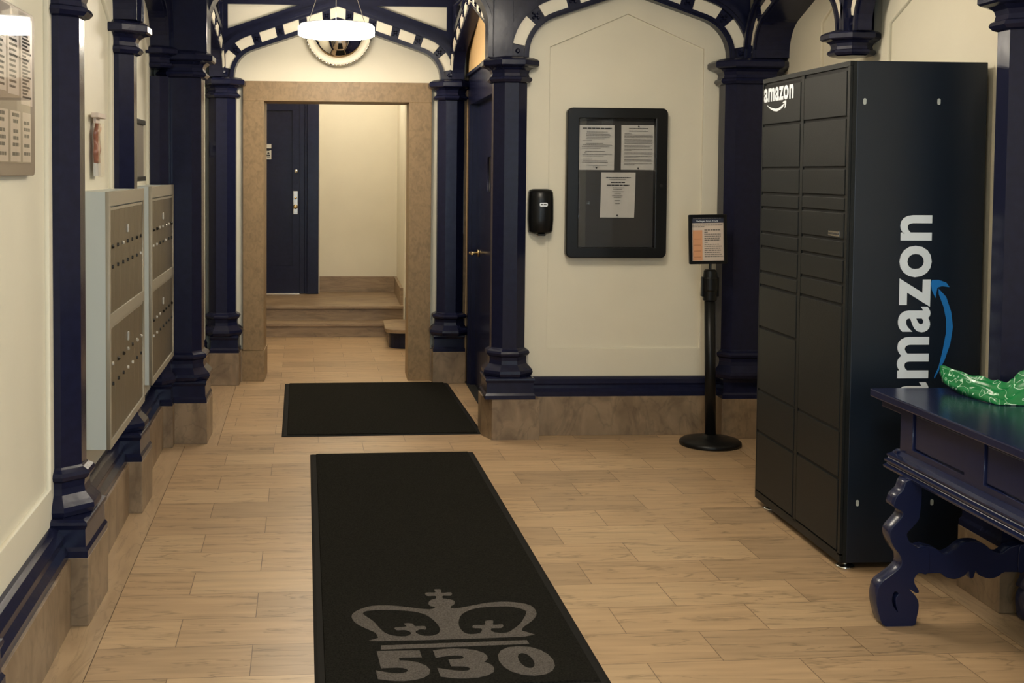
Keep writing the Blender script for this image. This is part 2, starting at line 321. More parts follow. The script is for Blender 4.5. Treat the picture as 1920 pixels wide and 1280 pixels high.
# corridor right wall, pierced by the blue door
struct('wall_corridor', B((CORR, 1.3, 8.97, 9.3, 0, TOP), (CORR, 1.3, 7.34, 8.97, 2.30, TOP)), mat('warm_tan_plaster', (.66, .43, .20), .6))
struct('wall_corridor', B((CORR, 1.10, 7.2, 7.335, 0, TOP)), CREAM)
struct('wall_far', B((-1.0, -.60, FAR, 9.38, 0, TOP), (.555, 1.0, FAR, 9.38, 0, TOP), (-.60, .555, FAR, 9.38, 2.14, TOP)), CREAM)
struct('wall_passage', B((-1.15, -1.0, 9.38, 13.2, 0, TOP), (-1.0, -.215, 12.90, 13.2, 0, TOP), (-.215, .75, 13.05, 13.2, 0, TOP), (.625, .75, 11.5, 13.05, 0, TOP), (1.6, 1.7, 9.3, 11.6, 0, TOP), (.75, 1.7, 11.5, 11.6, 0, TOP)), CREAM)

# raised panel borders on the cream walls, each with a pointed sunk field
def panel(name, P, U, N, u0, u1, z0, z1, hu0, hu1, hz0, hz1, hzt):
    f = lambda u, v, w: Vector((P[0] + U[0] * u + N[0] * (w - .002), P[1] + U[1] * u + N[1] * (w - .002), v))
    hole = [(hu0, hz0), (hu1, hz0), (hu1, hz1), ((hu0 + hu1) / 2, hzt), (hu0, hz1)]
    outer = [(u0, z0), (u1, z0), (u1, z1), (u0, z1)]
    return flat(name, [outer], [hole], .015, f, CREAM, bev=.0035)
panel('trim_1', (0, WALLC), (1, 0), (0, -1), 1.10, 2.42, .33, 2.95, 1.256, 2.205, .515, 2.34, 2.545)
SH[0] = SKEW
for i, (a, b) in enumerate(((3.08, 4.25), (4.43, 5.60), (5.78, 6.88))):
    panel('trim_%d' % (i + 2), (WALLL, 0), (0, 1), (1, 0), a, b, .33, 2.95, a + .07, b - .06, .47, 2.25, 2.45)
SH[0] = 0
panel('trim_5', (CORL, 0), (0, 1), (1, 0), 7.25, 8.88, .33, 2.95, 7.4, 8.74, .47, 2.25, 2.5)
SH[0] = 0
panel('trim_6', (WALLR, 0), (0, 1), (-1, 0), 5.80, 6.98, .33, 2.95, 5.95, 6.50, .47, 2.42, 2.56)
panel('trim_7', (2.60, 0), (0, 1), (-1, 0), 4.38, 5.62, .33, 2.95, 4.62, 5.55, .47, 2.30, 2.5)

SH[0] = 0
# stone skirting with the glossy navy moulding on top
MOLD = [(0, .235), (.080, .235), (.080, .262), (.060, .282), (.058, .300), (.064, .312), (.045, .335), (.030, .345), (0, .352)]
def skirting(side, P, N, u0, u1, along, d, fx0, gap):
    bm = bmesh.new(); e = Vector((N[0], N[1])); q = (P[0] + e.x * d, P[1] + e.y * d)
    if along == 'y': box(bm, min(P[0], q[0]), max(P[0], q[0]), u0, u1, 0, .236, bev=.002)
    else: box(bm, u0, u1, min(P[1], q[1]), max(P[1], q[1]), 0, .236, bev=.002)
    struct('baseboard_' + side, bm, STONE)
    bm = bmesh.new()
    pts = [((P[0], u), N) for u in (u0, u1)] if along == 'y' else [((u, P[1]), N) for u in (u0, u1)]
    sweep(bm, [(x * d / .09, z) for x, z in MOLD], pts)
    struct('baseboard_' + side, bm, NAVY)
SH[0] = SKEW
skirting('left', (WALLL, 0), (1, 0), -1.5, 7.2, 'y', .088, 0, 0)
SH[0] = 0
skirting('left', (CORL, 0), (1, 0), 7.2, 8.88, 'y', .045, 0, 0)
skirting('right', (2.60, 0), (-1, 0), -1.5, 5.74, 'y', .058, 0, 0)
skirting('right', (WALLR, 0), (-1, 0), 5.74, 7.2, 'y', .088, 0, 0)
SH[0] = 0
skirting('center', (0, WALLC), (0, -1), 1.17, WALLR - .05, 'x', .095, 0, 0)

# ---------------------------------------------------------------- columns
def chring(cx, cy, hx, hy, c, o, z):
    hx, hy, c = hx + o, hy + o, max(c + .586 * o, .002)
    pts = [(hx, -hy + c), (hx, hy - c), (hx - c, hy), (-hx + c, hy), (-hx, hy - c), (-hx, -hy + c), (-hx + c, -hy), (hx - c, -hy)]
    return [(cx + x, cy + y, z) for x, y in pts]
BASEP = [(0, .535), (.006, .528), (.024, .518), (.030, .506), (.024, .492), (.012, .484), (.010, .462), (.014, .440), (.034, .418), (.046, .404), (.049, .388), (.042, .372), (.036, .365)]
CAPP = [(0, 2.112), (.018, 2.118), (.030, 2.132), (.024, 2.146), (.012, 2.152), (.008, 2.170), (.014, 2.188), (.034, 2.203), (.058, 2.209), (.067, 2.216), (.067, 2.242), (.060, 2.250), (.036, 2.262), (.002, 2.270)]
def shafted(t, cx, cy, hx, hy, c, s=1.0, ped=None, up=None):
    """one octagonal shaft with its stone pedestal, navy plinth, moulded base, capital and the pier above"""
    R = lambda o, z: chring(cx, cy, hx, hy, c, o * s, z)
    px0, px1, py0, py1 = ped if ped else (cx - hx - .05 * s, cx + hx + .05 * s, cy - hy - .05 * s, cy + hy + .05 * s)
    obj('pedestal', B((px0, px1, py0, py1, 0, .240), bev=.004), STONE, t)
    bm = bmesh.new(); e = .002
    P2 = lambda o, z: [(px1 + o, py0 - o, z), (px1 + o, py1 + o, z), (px0 - o, py1 + o, z), (px0 - o, py0 - o, z)]
    loft(bm, [P2(-.002, .240), P2(-.002, .262), P2(-.010, .275), P2(-.012, .335), P2(-.004, .352), P2(-.006, .362), P2(-.02, .368)])
    obj('plinth', bm, NAVY, t)
    bm = bmesh.new(); loft(bm, [R(o, z) for o, z in reversed(BASEP)]); obj('base', bm, NAVY, t)
    bm = bmesh.new(); loft(bm, [R(0, .535), R(0, 2.112)]); obj('shaft', bm, NAVY, t)
    bm = bmesh.new(); zt = 2.27
    loft(bm, [R(o, zt - (zt - z) * s) if s == 1 else R(o, 2.283 - (2.27 - z) * s) for o, z in CAPP])
    obj('capital', bm, NAVY, t)
    if up: obj('upper_shaft', B((*up, 2.262, TOP - .002), bev=.002), NAVY, t)
def column(label, cx, cy, a=.10, s=1.0, ped=None):
    t = thing('column', label, 'column', (cx, cy, 0), 'navy columns of the lobby')
    shafted(t, cx, cy, a, a, a * .586, s, ped); return t
column('navy octagonal column at bottom left corner, left of the plaque, mostly cut off', -1.013, 2.99)
column('navy octagonal column nearest on the left, between the plaque and the first mailbox cabinet', -1.013, 4.34, ped=(-1.13, -.863, 4.16, 4.52))
column('slim navy column rising behind the first mailbox cabinet on the left wall', -1.052, 5.69, ped=(-1.13, -.902, 5.54, 5.84))
t = thing('pier', 'wide navy double pier at the far end of the mailboxes on the left', 'column', (-.915, 7.10, 0))
shafted(t, -1.045, 6.935, .075, .075, .044, .8, (-1.13, -.945, 6.86, 7.0)); shafted(t, -.915, 7.10, .115, .12, .05, 1, (-1.04, -.760, 6.945, 7.25), (-.972, -.765, 7.00, 7.21))
column('navy column at left of the stone doorway at the end of the corridor', -.865, 8.98, .098, 1, (-.955, -.735, 8.86, 9.08))
column('navy column at right of the stone doorway, beside the blue side door', .826, 8.98, .098, 1, (.70, .946, 8.90, 9.08))
# the free corner column: its pedestal has a cut corner
t = thing('column', 'navy octagonal column in the middle of the picture, left of the soap dispenser', 'column', (1.012, 7.16, 0), 'navy columns of the lobby')
shafted(t, 1.012, 7.16, .10, .10, .0586, 1, (.862, 1.165, 7.005, 7.3), (.905, 1.02, 7.085, 7.2))
for ch in list(t.children):
    if ch.name.startswith('pedestal'):
        bpy.data.objects.remove(ch)
bm = bmesh.new(); pp = [(.857, 7.3), (.857, 7.135), (.904, 6.995), (1.186, 6.995), (1.186, 7.3)]
loft(bm, [[(x, y, z) for x, y in pp] for z in (0, .240)]); obj('pedestal', bm, STONE, t)
t = thing('pier', 'wide navy pier between the notice board wall and the dark parcel locker', 'column', (2.47, 7.12, 0))
shafted(t, 2.455, 7.092, .168, .107, .05, 1, (2.285, 2.655, 6.985, 7.199))
column('slim navy column top showing above the dark parcel locker on the right wall', 2.49, 5.74, .082, .8, (2.375, 2.598, 5.62, 5.86))
column('navy column at the right edge, behind the blue table', 2.528, 4.28, .10, 1, (2.385, 2.598, 4.13, 4.43))

# ---------------------------------------------------------------- arches
def aprof(w, r, a, z0, o, zb, n=9):
    ta, sa, ca = math.tan(a), math.sin(a), math.cos(a); L = [(-w - o, zb)]
    for k in range(n + 1):
        th = PI - (PI / 2 - a) * k / n
        L.append((-w + r + (r + o) * math.cos(th), z0 + (r + o) * math.sin(th)))
    ap = (0, z0 + (r + o) * ca + ta * (w - r + (r + o) * sa))
    return L + [ap] + [(-u, z) for u, z in reversed(L)]
def arclen(P):
    s = [0]
    for a, b in zip(P, P[1:]): s.append(s[-1] + math.hypot(b[0] - a[0], b[1] - a[1]))
    return s
def locate(P, S, s):
    for i in range(len(P) - 1):
        if s <= S[i + 1] or i == len(P) - 2:
            k = (s - S[i]) / max(S[i + 1] - S[i], 1e-9); return i + k
def evalp(P, t):
    i = min(int(t), len(P) - 2); k = t - i; return (P[i][0] + (P[i + 1][0] - P[i][0]) * k, P[i][1] + (P[i + 1][1] - P[i][1]) * k)
def arch(label, c, U, N, w, z0, r=.2, adeg=19, side=.1, nb=-.10, nf=0.0, per=.178, zb=2.268, sp_top=TOP, tri=True, triz=2.815, blocks=True, pm=1.0):
    """c: ground point at the middle of the span on the plane n = 0; n grows towards the room"""
    a = math.radians(adeg); t = thing('arch', label, 'arch', (c[0], c[1], zb), 'navy and cream pointed arches')
    G = lambda u, z, n: Vector((c[0] + U[0] * u + N[0] * n, c[1] + U[1] * u + N[1] * n, z))
    pr = lambda o: aprof(w, r, a, z0, o, zb)
    bm = bmesh.new()
    for o1, o2, n1, n2 in ((0, .03, nb, nf + .004),) if not blocks else ((0, .012, nb, nf + .022 * pm), (.012, .030, nb, nf + .036 * pm), (.030, .105, nf - .04, nf + .004), (.105, .125, nf - .04, nf + .040 * pm), (.125, .150, nf - .04, nf + .052 * pm), (.150, .168, nf - .04, nf + .034 * pm)):
        A, Bq = pr(o1), pr(o2)
        R = []
        for p, q in zip(A, Bq): R.append([G(p[0], p[1], n1), G(q[0], q[1], n1), G(q[0], q[1], n2), G(p[0], p[1], n2)])
        loft(bm, R)
    obj('moulding', bm, NAVY, t)
    A, M_, C_ = pr(.031), pr(.067), pr(.104); S = arclen(M_); Ltot = S[-1]
    st = (z0 - zb); half = Ltot / 2
    # cream stone at the crown, then block and stone in turn down to the block on the capital
    n = round((half - .075) / per - .33); p_ = (half - .075) / (n + .33); cw = p_ * .66
    spans = []
    for sgn in (-1, 1):
        for k in range(n + 1):
            mid = half + sgn * k * p_
            if k == 0 and sgn == 1: continue
            spans.append((mid - cw / 2, mid + cw / 2, 'v'))
        for k in range(n):
            mid = half + sgn * (k + .5) * p_; spans.append((mid - (p_ - cw) / 2 + .002, mid + (p_ - cw) / 2 - .002, 'r'))
    for s0, s1, kind in (spans if blocks else []):
        s0, s1 = max(s0, .0), min(s1, Ltot)
        if kind == 'v' and (s0 < .07 or s1 > Ltot - .07):
            s0, s1 = max(s0, .075), min(s1, Ltot - .075)
        if s1 - s0 < .02: continue
        t0, t1 = locate(M_, S, s0), locate(M_, S, s1)
        ts = [t0] + [k for k in range(int(t0) + 1, int(t1) + 1) if t0 < k < t1] + [t1]
        d = .020 if kind == 'v' else .016
        if kind == 'r': AA, CC = evalp(A, t0), evalp(C_, t0)
        R = []
        for q in ts:
            p1, p2 = evalp(A, q), evalp(C_, q)
            R.append([G(p1[0], p1[1], nf), G(p2[0], p2[1], nf), G(p2[0], p2[1], nf + d), G(p1[0], p1[1], nf + d)])
        bm = bmesh.new(); loft(bm, R)
        if kind == 'r':
            m = evalp(M_, (t0 + t1) / 2); k0 = G(m[0], m[1], nf + d - .002); nn = Vector((N[0], N[1], 0)); uu = Vector((U[0], U[1], 0)); zz = Vector((0, 0, 1))
            cyl(bm, k0, k0 + nn * .018, .013, .006, 8)
            for j in range(4):
                aa = PI / 4 + j * PI / 2; cc = k0 + uu * math.cos(aa) * .020 + zz * math.sin(aa) * .020
                cyl(bm, cc, cc + nn * .014, .011, .005, 7)
        obj('voussoir' if kind == 'v' else 'rosette_block', bm, CREAMW if kind == 'v' else NAVY, t)
    # carved blocks standing on the capitals
    for sg in ((-1, 1) if blocks else ()):
        bm = bmesh.new(); u0, u1 = sorted((sg * (w + .031), sg * (w + .104)))
        R = [[G(u, z, n_) for u, z, n_ in ((u0, zz, nf), (u1, zz, nf), (u1, zz, nf + .016), (u0, zz, nf + .016))] for zz in (zb + .002, zb + .072)]
        loft(bm, R); k0 = G((u0 + u1) / 2, zb + .037, nf + .014); nn = Vector((N[0], N[1], 0))
        cyl(bm, k0, k0 + nn * .014, .016, .008, 10); obj('rosette_block', bm, NAVY, t)
    # spandrel plate with the two cream triangles
    o = pr(.160 if blocks else .025); W_ = w + side; holes = []; ta = math.tan(a)
    if tri:
        zap = o[len(o) // 2][1]; uc = -(w + .048)
        zb_ = zap + .050 - ta * abs(uc) + .0; utip = -(zap + .050 - triz) / ta
        if utip < -.03 or zap + .05 > triz:
            ut = -(zap + .050 - triz) / ta if zap + .05 > triz else -.05
            holes = [[(uc, triz), (uc, zb_), (ut, triz)], [(-uc, triz), (-ut, triz), (-uc, zb_)]]
    f = lambda u, v, n_: G(u, v, n_ + nf - .04)
    outer = [(-W_, zb)] + o + [(W_, zb), (W_, sp_top), (-W_, sp_top)]
    flat('spandrel', [outer], holes, .05, f, NAVY, t)
    if holes:
        for h in holes:
            us = [p[0] for p in h]; bm = bmesh.new()
            R = [[G(uu, z_, n_) for z_, n_ in ((triz - .18, nf - .075), (triz + .005, nf - .075), (triz + .005, nf - .045), (triz - .18, nf - .045))] for uu in (min(us) - .005, max(us) + .005)]
            loft(bm, R); obj('infill', bm, CREAMW, t)
    return t
arch('wide arch with cream stones over the stone doorway at the corridor end', (-.018, 8.99), (1, 0), (0, -1), .765, 2.285, side=.1, nb=-.10, per=.178)
arch('arch with cream stones on the wall above the notice board', (1.727, 7.13), (1, 0), (0, -1), .607, 2.285, r=.235, side=.125, nb=-.075, per=.215, tri=False)
arch('narrow arch seen edge on, over the blue side door', (.885, 8.07), (-.05, 1), (-1, -.05), .79, 2.285, pm=.4, side=.1, nb=-.07, per=.178)
arch('narrow arch seen edge on, on the left wall beside the stone doorway', (-.91, 8.05), (.05, 1), (1, -.05), .79, 2.285, pm=.4, side=.1, nb=-.08, per=.178)
SH[0] = SKEW
arch('arch on the left wall above the far mailbox cabinet', (-.965, 6.335), (0, 1), (1, 0), .545, 2.285, side=.1, nb=-.10, per=.2)
arch('arch on the left wall above the near mailbox cabinet, mostly out of view', (-.965, 5.015), (0, 1), (1, 0), .56, 2.285, side=.11, nb=-.10, per=.2)
arch('arch on the left wall above the plaque, out of view', (-.965, 3.665), (0, 1), (1, 0), .56, 2.285, side=.11, nb=-.10, per=.2)
SH[0] = 0
arch('arch on the right wall between the pier and the slim column above the locker', (2.465, 6.385), (0, 1), (-1, 0), .575, 2.285, side=.10, nb=-.19, per=.2, tri=False)
arch('arch on the right wall above the near side of the parcel locker', (2.465, 5.01), (0, 1), (-1, 0), .555, 2.285, side=.12, nb=-.045, per=.2, tri=False)
SH[0] = 0
arch('plain tall navy arch crossing overhead between the left pier and the middle column', (.052, 7.12), (1, 0), (0, -1), .825, 2.45, r=.25, side=.03, nb=-.16, tri=False, blocks=False)

# ---------------------------------------------------------------- stone doorway, passage, doors
bm = bmesh.new()
box(bm, -.722, -.567, 9.04, 9.40, .232, 2.104, .003); box(bm, .520, .690, 9.04, 9.40, 0, 2.104, .003)
box(bm, -.722, .690, 9.04, 9.40, 2.104, 2.252, .003); box(bm, -.730, -.560, 9.03, 9.40, 0, .230, .003)
struct('trim_8', bm, STONED)
struct('trim_9', B((-1.0, -.727, 9.02, 9.08, 0, .24), (.690, .95, 9.02, 9.08, 0, .24)), STONE)
# steps up to the landing
def slab(x0, x1, y0, y1, z0, z1): return (x0, x1, y0, y1, z0, z1)
struct('trim_10', B((-1.0, .63, 11.45, 11.70, 0, .105), (-1.0, .63, 11.70, 13.2, 0, .245)), TREAD)
struct('trim_11', B((-1.0, .63, 11.425, 11.72, .105, .132), (-1.0, .63, 11.665, 13.2, .245, .275), bev=.004), TREAD)
struct('baseboard_passage', B((-.215, .625, 13.02, 13.05, .275, .445), (.595, .625, 11.72, 13.02, .275, .445), bev=.002), TREAD)
# foot of the second stair, turning off to the right
t = thing('stair_step', 'rounded bottom step of a side stair beyond the stone doorway, tan top and dark riser', 'step', (.8, 11.0, 0))
bm = bmesh.new()
def bull(x0, x1, y0, y1, r, z): 
    P = [(x1, y0, z), (x1, y1, z), (x0 + r, y1, z)]
    for k in range(5): P.append((x0 + r - r * math.sin(PI / 2 * k / 4) , y1 - r + r * math.cos(PI / 2 * k / 4), z))
    for k in range(7): P.append((x0 + r - r * math.cos(PI / 2 * k / 6), y0 + r - r * math.sin(PI / 2 * k / 6), z))
    return P
loft(bm, [bull(.45, 1.55, 10.68, 11.42, .13, z) for z in (.0, .145)]); obj('riser', bm, NAVY, t)
bm = bmesh.new(); loft(bm, [bull(.415, 1.55, 10.62, 11.42, .13, z) for z in (.145, .175)]); obj('tread', bm, TREAD, t)
bm = bmesh.new(); P = [(.632, 0), (1.5, 0), (1.5, .95), (.632, .375)]
loft(bm, [[(x, y, z) for x, z in P] for y in (11.43, 11.495)]); struct('trim_12', bm, NAVY)
for k in range(2): struct('trim_13', B((.75 + .27 * k, 1.55, 10.68, 11.42, .175 + .16 * k, .335 + .16 * k)), TREAD)

# far door
D = bpy.data.objects.new('door_1', None); sc.collection.objects.link(D); D.location = (-.7, 12.85, .275); D['kind'] = 'structure'
flat('leaf', [[(-1.0, .285), (-.425, .285), (-.425, 2.33), (-1.0, 2.33)]], [[(-.93, .574), (-.50, .574), (-.50, 2.228), (-.93, 2.228)]], .03, lambda u, v, w: Vector((u, 12.88 - w, v)), NAVY, D, bev=.002)
obj('panel', B((-.935, -.495, 12.872, 12.888, .57, 2.235)), NAVY, D)
bm = bmesh.new(); box(bm, -.425, -.37, 12.835, 12.905, .275, 2.42, .004); box(bm, -.37, -.345, 12.82, 12.905, .275, 2.42, .004); box(bm, -.345, -.222, 12.80, 12.905, .275, 2.42, .006); box(bm, -1.0, -.425, 12.835, 12.905, 2.335, 2.42)
obj('casing', bm, NAVY, D)
obj('threshold', B((-1.0, -.425, 12.80, 12.90, .275, .286)), STEEL, D)
bm = bmesh.new(); cyl(bm, (-.434, 12.86, 1.583), (-.434, 12.83, 1.583), .021, .019, 20); 
o = obj('deadbolt', bm, STEEL, D, True); o.location.x += -.028
bm = bmesh.new(); box(bm, -.492, -.445, 12.842, 12.852, 1.125, 1.372, .003); pl = obj('lock_plate', bm, STEEL, D)
bm = bmesh.new(); lathe(bm, (-.468, 12.79, 1.205), [(.004, 0), (.018, .003), (.024, .014), (.022, .024), (.011, .032), (.011, .055)], 20, 'Y'); obj('knob', bm, BRASS, pl, True)
bm = bmesh.new(); cyl(bm, (-.468, 12.843, 1.298), (-.468, 12.830, 1.298), .014, .013, 16); obj('lock_cylinder', bm, BRASS, pl, True)
t = thing('door_sign', 'small white and black stickers on the far blue door', 'sign', (-.755, 12.846, 1.7))
obj('upper_sticker', B((-.80, -.727, 12.844, 12.849, 1.824, 1.868)), PAPER, t)
o = obj('lower_sticker', B((-.80, -.727, 12.844, 12.849, 1.706, 1.805)), PAPER, t)
bm = bmesh.new(); lathe(bm, (-.757, 12.8435, 1.772), [(.012, 0), (.012, .001)], 14, 'Y'); box(bm, -.775, -.739, 12.8430, 12.8442, 1.738, 1.757); box(bm, -.77, -.742, 12.8430, 12.8442, 1.722, 1.730); box(bm, -.79, -.745, 12.8430, 12.8442, 1.795, 1.803); obj('printed_symbol', bm, INK, o)

# blue side door on the right of the corridor
D = bpy.data.objects.new('door_2', None); sc.collection.objects.link(D); D.location = (1.0, 8.4, 0); D['kind'] = 'structure'
bm = bmesh.new(); box(bm, .955, 1.10, 8.86, 8.968, 0, 2.298, .004); box(bm, .955, 1.10, 7.342, 7.45, 0, 2.298, .004); box(bm, .955, 1.10, 7.45, 8.86, 2.08, 2.298, .004); box(bm, .975, 1.10, 8.82, 8.86, 0, 2.08, .003)
obj('frame', bm, NAVY, D)
obj('drip_strip', B((.935, .958, 7.342, 8.968, 2.288, 2.312), bev=.003), NAVY, D)
f = lambda u, v, w: Vector((1.045 - w, u, v))
flat('leaf', [[(7.45, .01), (8.82, .01), (8.82, 2.08), (7.45, 2.08)]], [[(7.99, 1.45), (8.18, 1.45), (8.18, 1.69), (7.99, 1.69)]], .035, f, NAVY, D, bev=.002)
obj('vision_glass', B((1.02, 1.03, 7.985, 8.185, 1.445, 1.695)), BLKPL, D)
bm = bmesh.new(); cyl(bm, (1.01, 8.62, 1.0), (.935, 8.62, 1.0), .010, None, 12); cyl(bm, (.945, 8.62, 1.0), (.945, 8.46, 1.0), .009, .008, 12); lathe(bm, (.998, 8.62, 1.0), [(.028, 0), (.028, .008), (.015, .014)], 16, 'X')
obj('lever_handle', bm, BRASS, D, True)
struct('trim_14', B((.93, .99, 8.975, 9.04, 0, 2.29)), STONED)
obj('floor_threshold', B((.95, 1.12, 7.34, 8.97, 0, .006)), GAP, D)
t = thing('intercom_panel', 'tall slim white metal plate on the wall beside the blue side door', 'panel', (.925, 9.0, 1.1))
obj('plate', B((.918, .930, 8.975, 9.035, 1.12, 1.60), bev=.002), MBOX, t)
obj('strip', B((.914, .919, 8.978, 8.996, 1.13, 1.59)), STEEL, t)

# ---------------------------------------------------------------- pendant ring lamps
def ring_lamp(label, x, y, z, d, top, e):
    t = thing('pendant_lamp', label, 'lamp', (x, y, z), 'round pendant lamps')
    bm = bmesh.new(); R = d / 2; lathe(bm, (x, y, z), [(R - .075, 0), (R - .02, -.002), (R, .008), (R, .060), (R - .02, .066), (R - .075, .064)], 64)
    for f_ in [f_ for f_ in bm.faces if len(f_.verts) == 64]: bm.faces.remove(f_)
    g = [e for e in bm.edges if e.is_boundary]; bmesh.ops.bridge_loops(bm, edges=g)
    obj('diffuser', bm, lamp_mat(e), t, True)
    bm = bmesh.new(); lathe(bm, (x, y, z + .066), [(R - .07, 0), (R - .012, 0), (R - .012, .012), (R - .07, .012)], 64)
    for f_ in [f_ for f_ in bm.faces if len(f_.verts) == 64]: bm.faces.remove(f_)
    g = [e for e in bm.edges if e.is_boundary]; bmesh.ops.bridge_loops(bm, edges=g)
    obj('housing', bm, WHITE, t, True)
    for k in range(3):
        a = PI / 2 + .02 + k * 2 * PI / 3; bm = bmesh.new()
        cyl(bm, (x + (R - .04) * math.cos(a), y + (R - .04) * math.sin(a), z + .078), (x + .03 * math.cos(a), y + .03 * math.sin(a), top - .02), .0022, None, 6)
        obj('wire', bm, STEEL, t)
    bm = bmesh.new(); cyl(bm, (x, y, top - .028), (x, y, top), .07, None, 24); obj('canopy', bm, WHITE, t)
ring_lamp('lit round white pendant lamp hanging in front of the round mirror', -.025, 7.95, 2.468, .50, TOP, LAMP_E * 1.0)
ring_lamp('lit round white pendant lamp of the lobby, out of the picture overhead', .95, 5.05, 2.66, .50, TOP, LAMP_E)
ring_lamp('lit round white pendant lamp near the entrance, out of the picture', .75, 1.9, 2.66, .50, TOP, LAMP_E)
ring_lamp('lit round white pendant lamp over the landing, out of the picture', .05, 12.1, 2.75, .50, TOP, LAMP_E * .42)
ring_lamp('lit round white pendant lamp behind the stone doorway, out of the picture', .1, 10.2, 2.75, .50, TOP, LAMP_E * .55)

# convex half dome mirror in the lunette
t = thing('convex_mirror', 'round convex safety mirror on the cream wall above the stone doorway', 'mirror', (-.012, 8.98, 2.38))
def half(r, y, zc, n=28): return [(-.012 + r * math.cos(PI + PI * k / n), y, zc + r * math.sin(PI + PI * k / n)) for k in range(n + 1)]
zc = 2.615
bm = bmesh.new(); loft(bm, [half(.20 * math.cos(q), 8.985 - .11 * math.sin(q), zc) for q in (0, .15, .3, .5, .7, .9, 1.1, 1.3, 1.45)])
obj('dome', bm, MIRROR, t, True)
bm = bmesh.new(); loft(bm, [half(.245, 9.06, zc), half(.245, 8.985, zc), half(.235, 8.975, zc), half(.215, 8.975, zc), half(.196, 8.99, zc)]); obj('backing', bm, CREAMW, t, True)
bm = bmesh.new(); P = half(.243, 8.984, zc)
for p, q in zip(P, P[1:]): cyl(bm, p, q, .006, None, 8)
obj('rim', bm, STEEL, t, True)
t = None
t = thing('thermostat', 'tiny switch plate on the left wall between the two far navy columns', 'switch', (-.99, 8.9, 1.69))
obj('plate', B((-1.0, -.990, 8.865, 8.935, 1.69, 1.795), bev=.003), WHITE, t); obj('switch', B((-.990, -.986, 8.89, 8.91, 1.72, 1.77)), BRASS, t)

# ---------------------------------------------------------------- floor mats
def mat_thing(name, label, cx, cy, hw, hl, ang):
    t = thing(name, label, 'mat', (cx, cy, 0)); ca, sa = math.cos(ang), math.sin(ang)
    f = lambda u, v, w: Vector((cx + u * ca - v * sa, cy + u * sa + v * ca, w))
    def sl(u0, u1, v0, v1, z0, z1, ins=0):
        bm = bmesh.new(); loft(bm, [[f(u0, v0, z0), f(u1, v0, z0), f(u1, v1, z0), f(u0, v1, z0)], [f(u0 + ins, v0 + ins, z1), f(u1 - ins, v0 + ins, z1), f(u1 - ins, v1 - ins, z1), f(u0 + ins, v1 - ins, z1)]]); return bm
    obj('rubber_border', sl(-hw, hw, -hl, hl, .0005, .005, .012), RUBBER, t)
    obj('pile', sl(-hw + .032, hw - .032, -hl + .02, hl - .02, .004, .011, .003), CARPET, t)
    return t
mat_thing('floor_mat', 'plain charcoal floor mat lying before the stone doorway', .237, 8.033, .607, .897, .034)
t = mat_thing('entrance_mat', 'long charcoal runner mat with a crown and 530 in the foreground', .345, 5.13, .459, 1.55, .029)
g = lambda u, v, w: Vector((u, v, .0105 + w))
flat('crown_emblem', [smooth_pts(CROWN)], [smooth_pts(CROWN_H1), smooth_pts(CROWN_H2)], .0012, g, MATART, t)
flat('crown_bar', [CROWN_BAR], [], .0012, g, MATART, t)
for ch, a, b in (('5', .114, .285), ('3', .310, .490), ('0', .516, .692)):
    y1 = 3.868 + (a - .1) * .05; c_, s_ = math.cos(.033), math.sin(.033)
    text('numeral', ch, a, b, y1 - .235, y1, .0012, lambda u, v, w: Vector((u + (3.8 - v) * .07, v, .0105 + w)), MATART, t, .05)

# ---------------------------------------------------------------- parcel locker
LX, LXR, LY, LYF, LT = 2.0, 2.560, 4.62, 5.60, 2.030
t = thing('parcel_locker', 'tall dark parcel locker with many doors standing against the right wall', 'locker', (2.28, 5.1, 0))
obj('body', B((LX + .030, LXR, LY, LYF, .030, LT), bev=.002), LOCKS, t)
obj('front_frame', B((LX + .0125, LX + .034, LY + .001, LYF, .030, LT), (LX + .002, LX + .014, LY + .001, LYF, 2.010, LT), (LX + .002, LX + .014, LY + .001, LYF, .030, .066), (LX + .002, LX + .014, LY + .001, 4.643, .060, 2.012), (LX + .002, LX + .014, 5.090, 5.120, .060, 2.012), (LX + .002, LX + .014, 5.590, LYF, .060, 2.012)), LOCKF, t)
cols = [(5.125, 5.585, [1.995, 1.814, 1.614, 1.497, 1.430, 1.313, 1.244, 1.127, 1.061, .862, .561, .362, .072]),
        (4.648, 5.085, [2.005, 1.814, 1.614, 1.500, 1.438, 1.325, 1.252, 1.150, 1.066, .563, .370, .072])]
obj('door_gaps', B(*[(LX + .008, LX + .013, a - .001, b + .001, zz[-1] - .003, zz[0] + .003) for a, b, zz in cols]), GAP, t)  # black plate stands in for the shade between the doors
drs = []
for a, b, zz in cols:
    for z1, z0 in zip(zz, zz[1:]):
        bm = bmesh.new(); box(bm, LX - .0, LX + .010, a + .002, b - .002, z0 + .002, z1 - .011, .0022); drs.append(obj('door', bm, LOCKF, t))
o = drs[0]
fl_ = lambda u, v, w: Vector((LX - .0004 - w, -u, v))
text('brand_lettering', 'amazon', -5.572, -5.205, 1.918, 1.983, .0012, fl_, WHITE, o, .025)
ex = lambda P: [(-5.530 + (1 - (y - .772) / (1.167 - .772)) * 0 + ((y - .772) / (1.167 - .772)) * .24, 1.915 - (x - 2.35) / .094 * .045) for x, y in P]
flat('smile_mark', [ex(SMILE)], [], .0012, fl_, WHITE, o); flat('smile_arrow', [ex(ARROW)], [], .0012, fl_, WHITE, o)
bm = B((LX - .0012, LX, 4.685, 4.795, 1.334, 1.354)); lb = obj('label_plate', bm, STEEL, drs[len(cols[0][2]) - 1 + 4])
bm = bmesh.new(); words(bm, lambda u, v, w: Vector((LX - .0013 - w, -u, v)), -4.79, -4.69, 1.340, .007); obj('printed_text', bm, INK, lb)
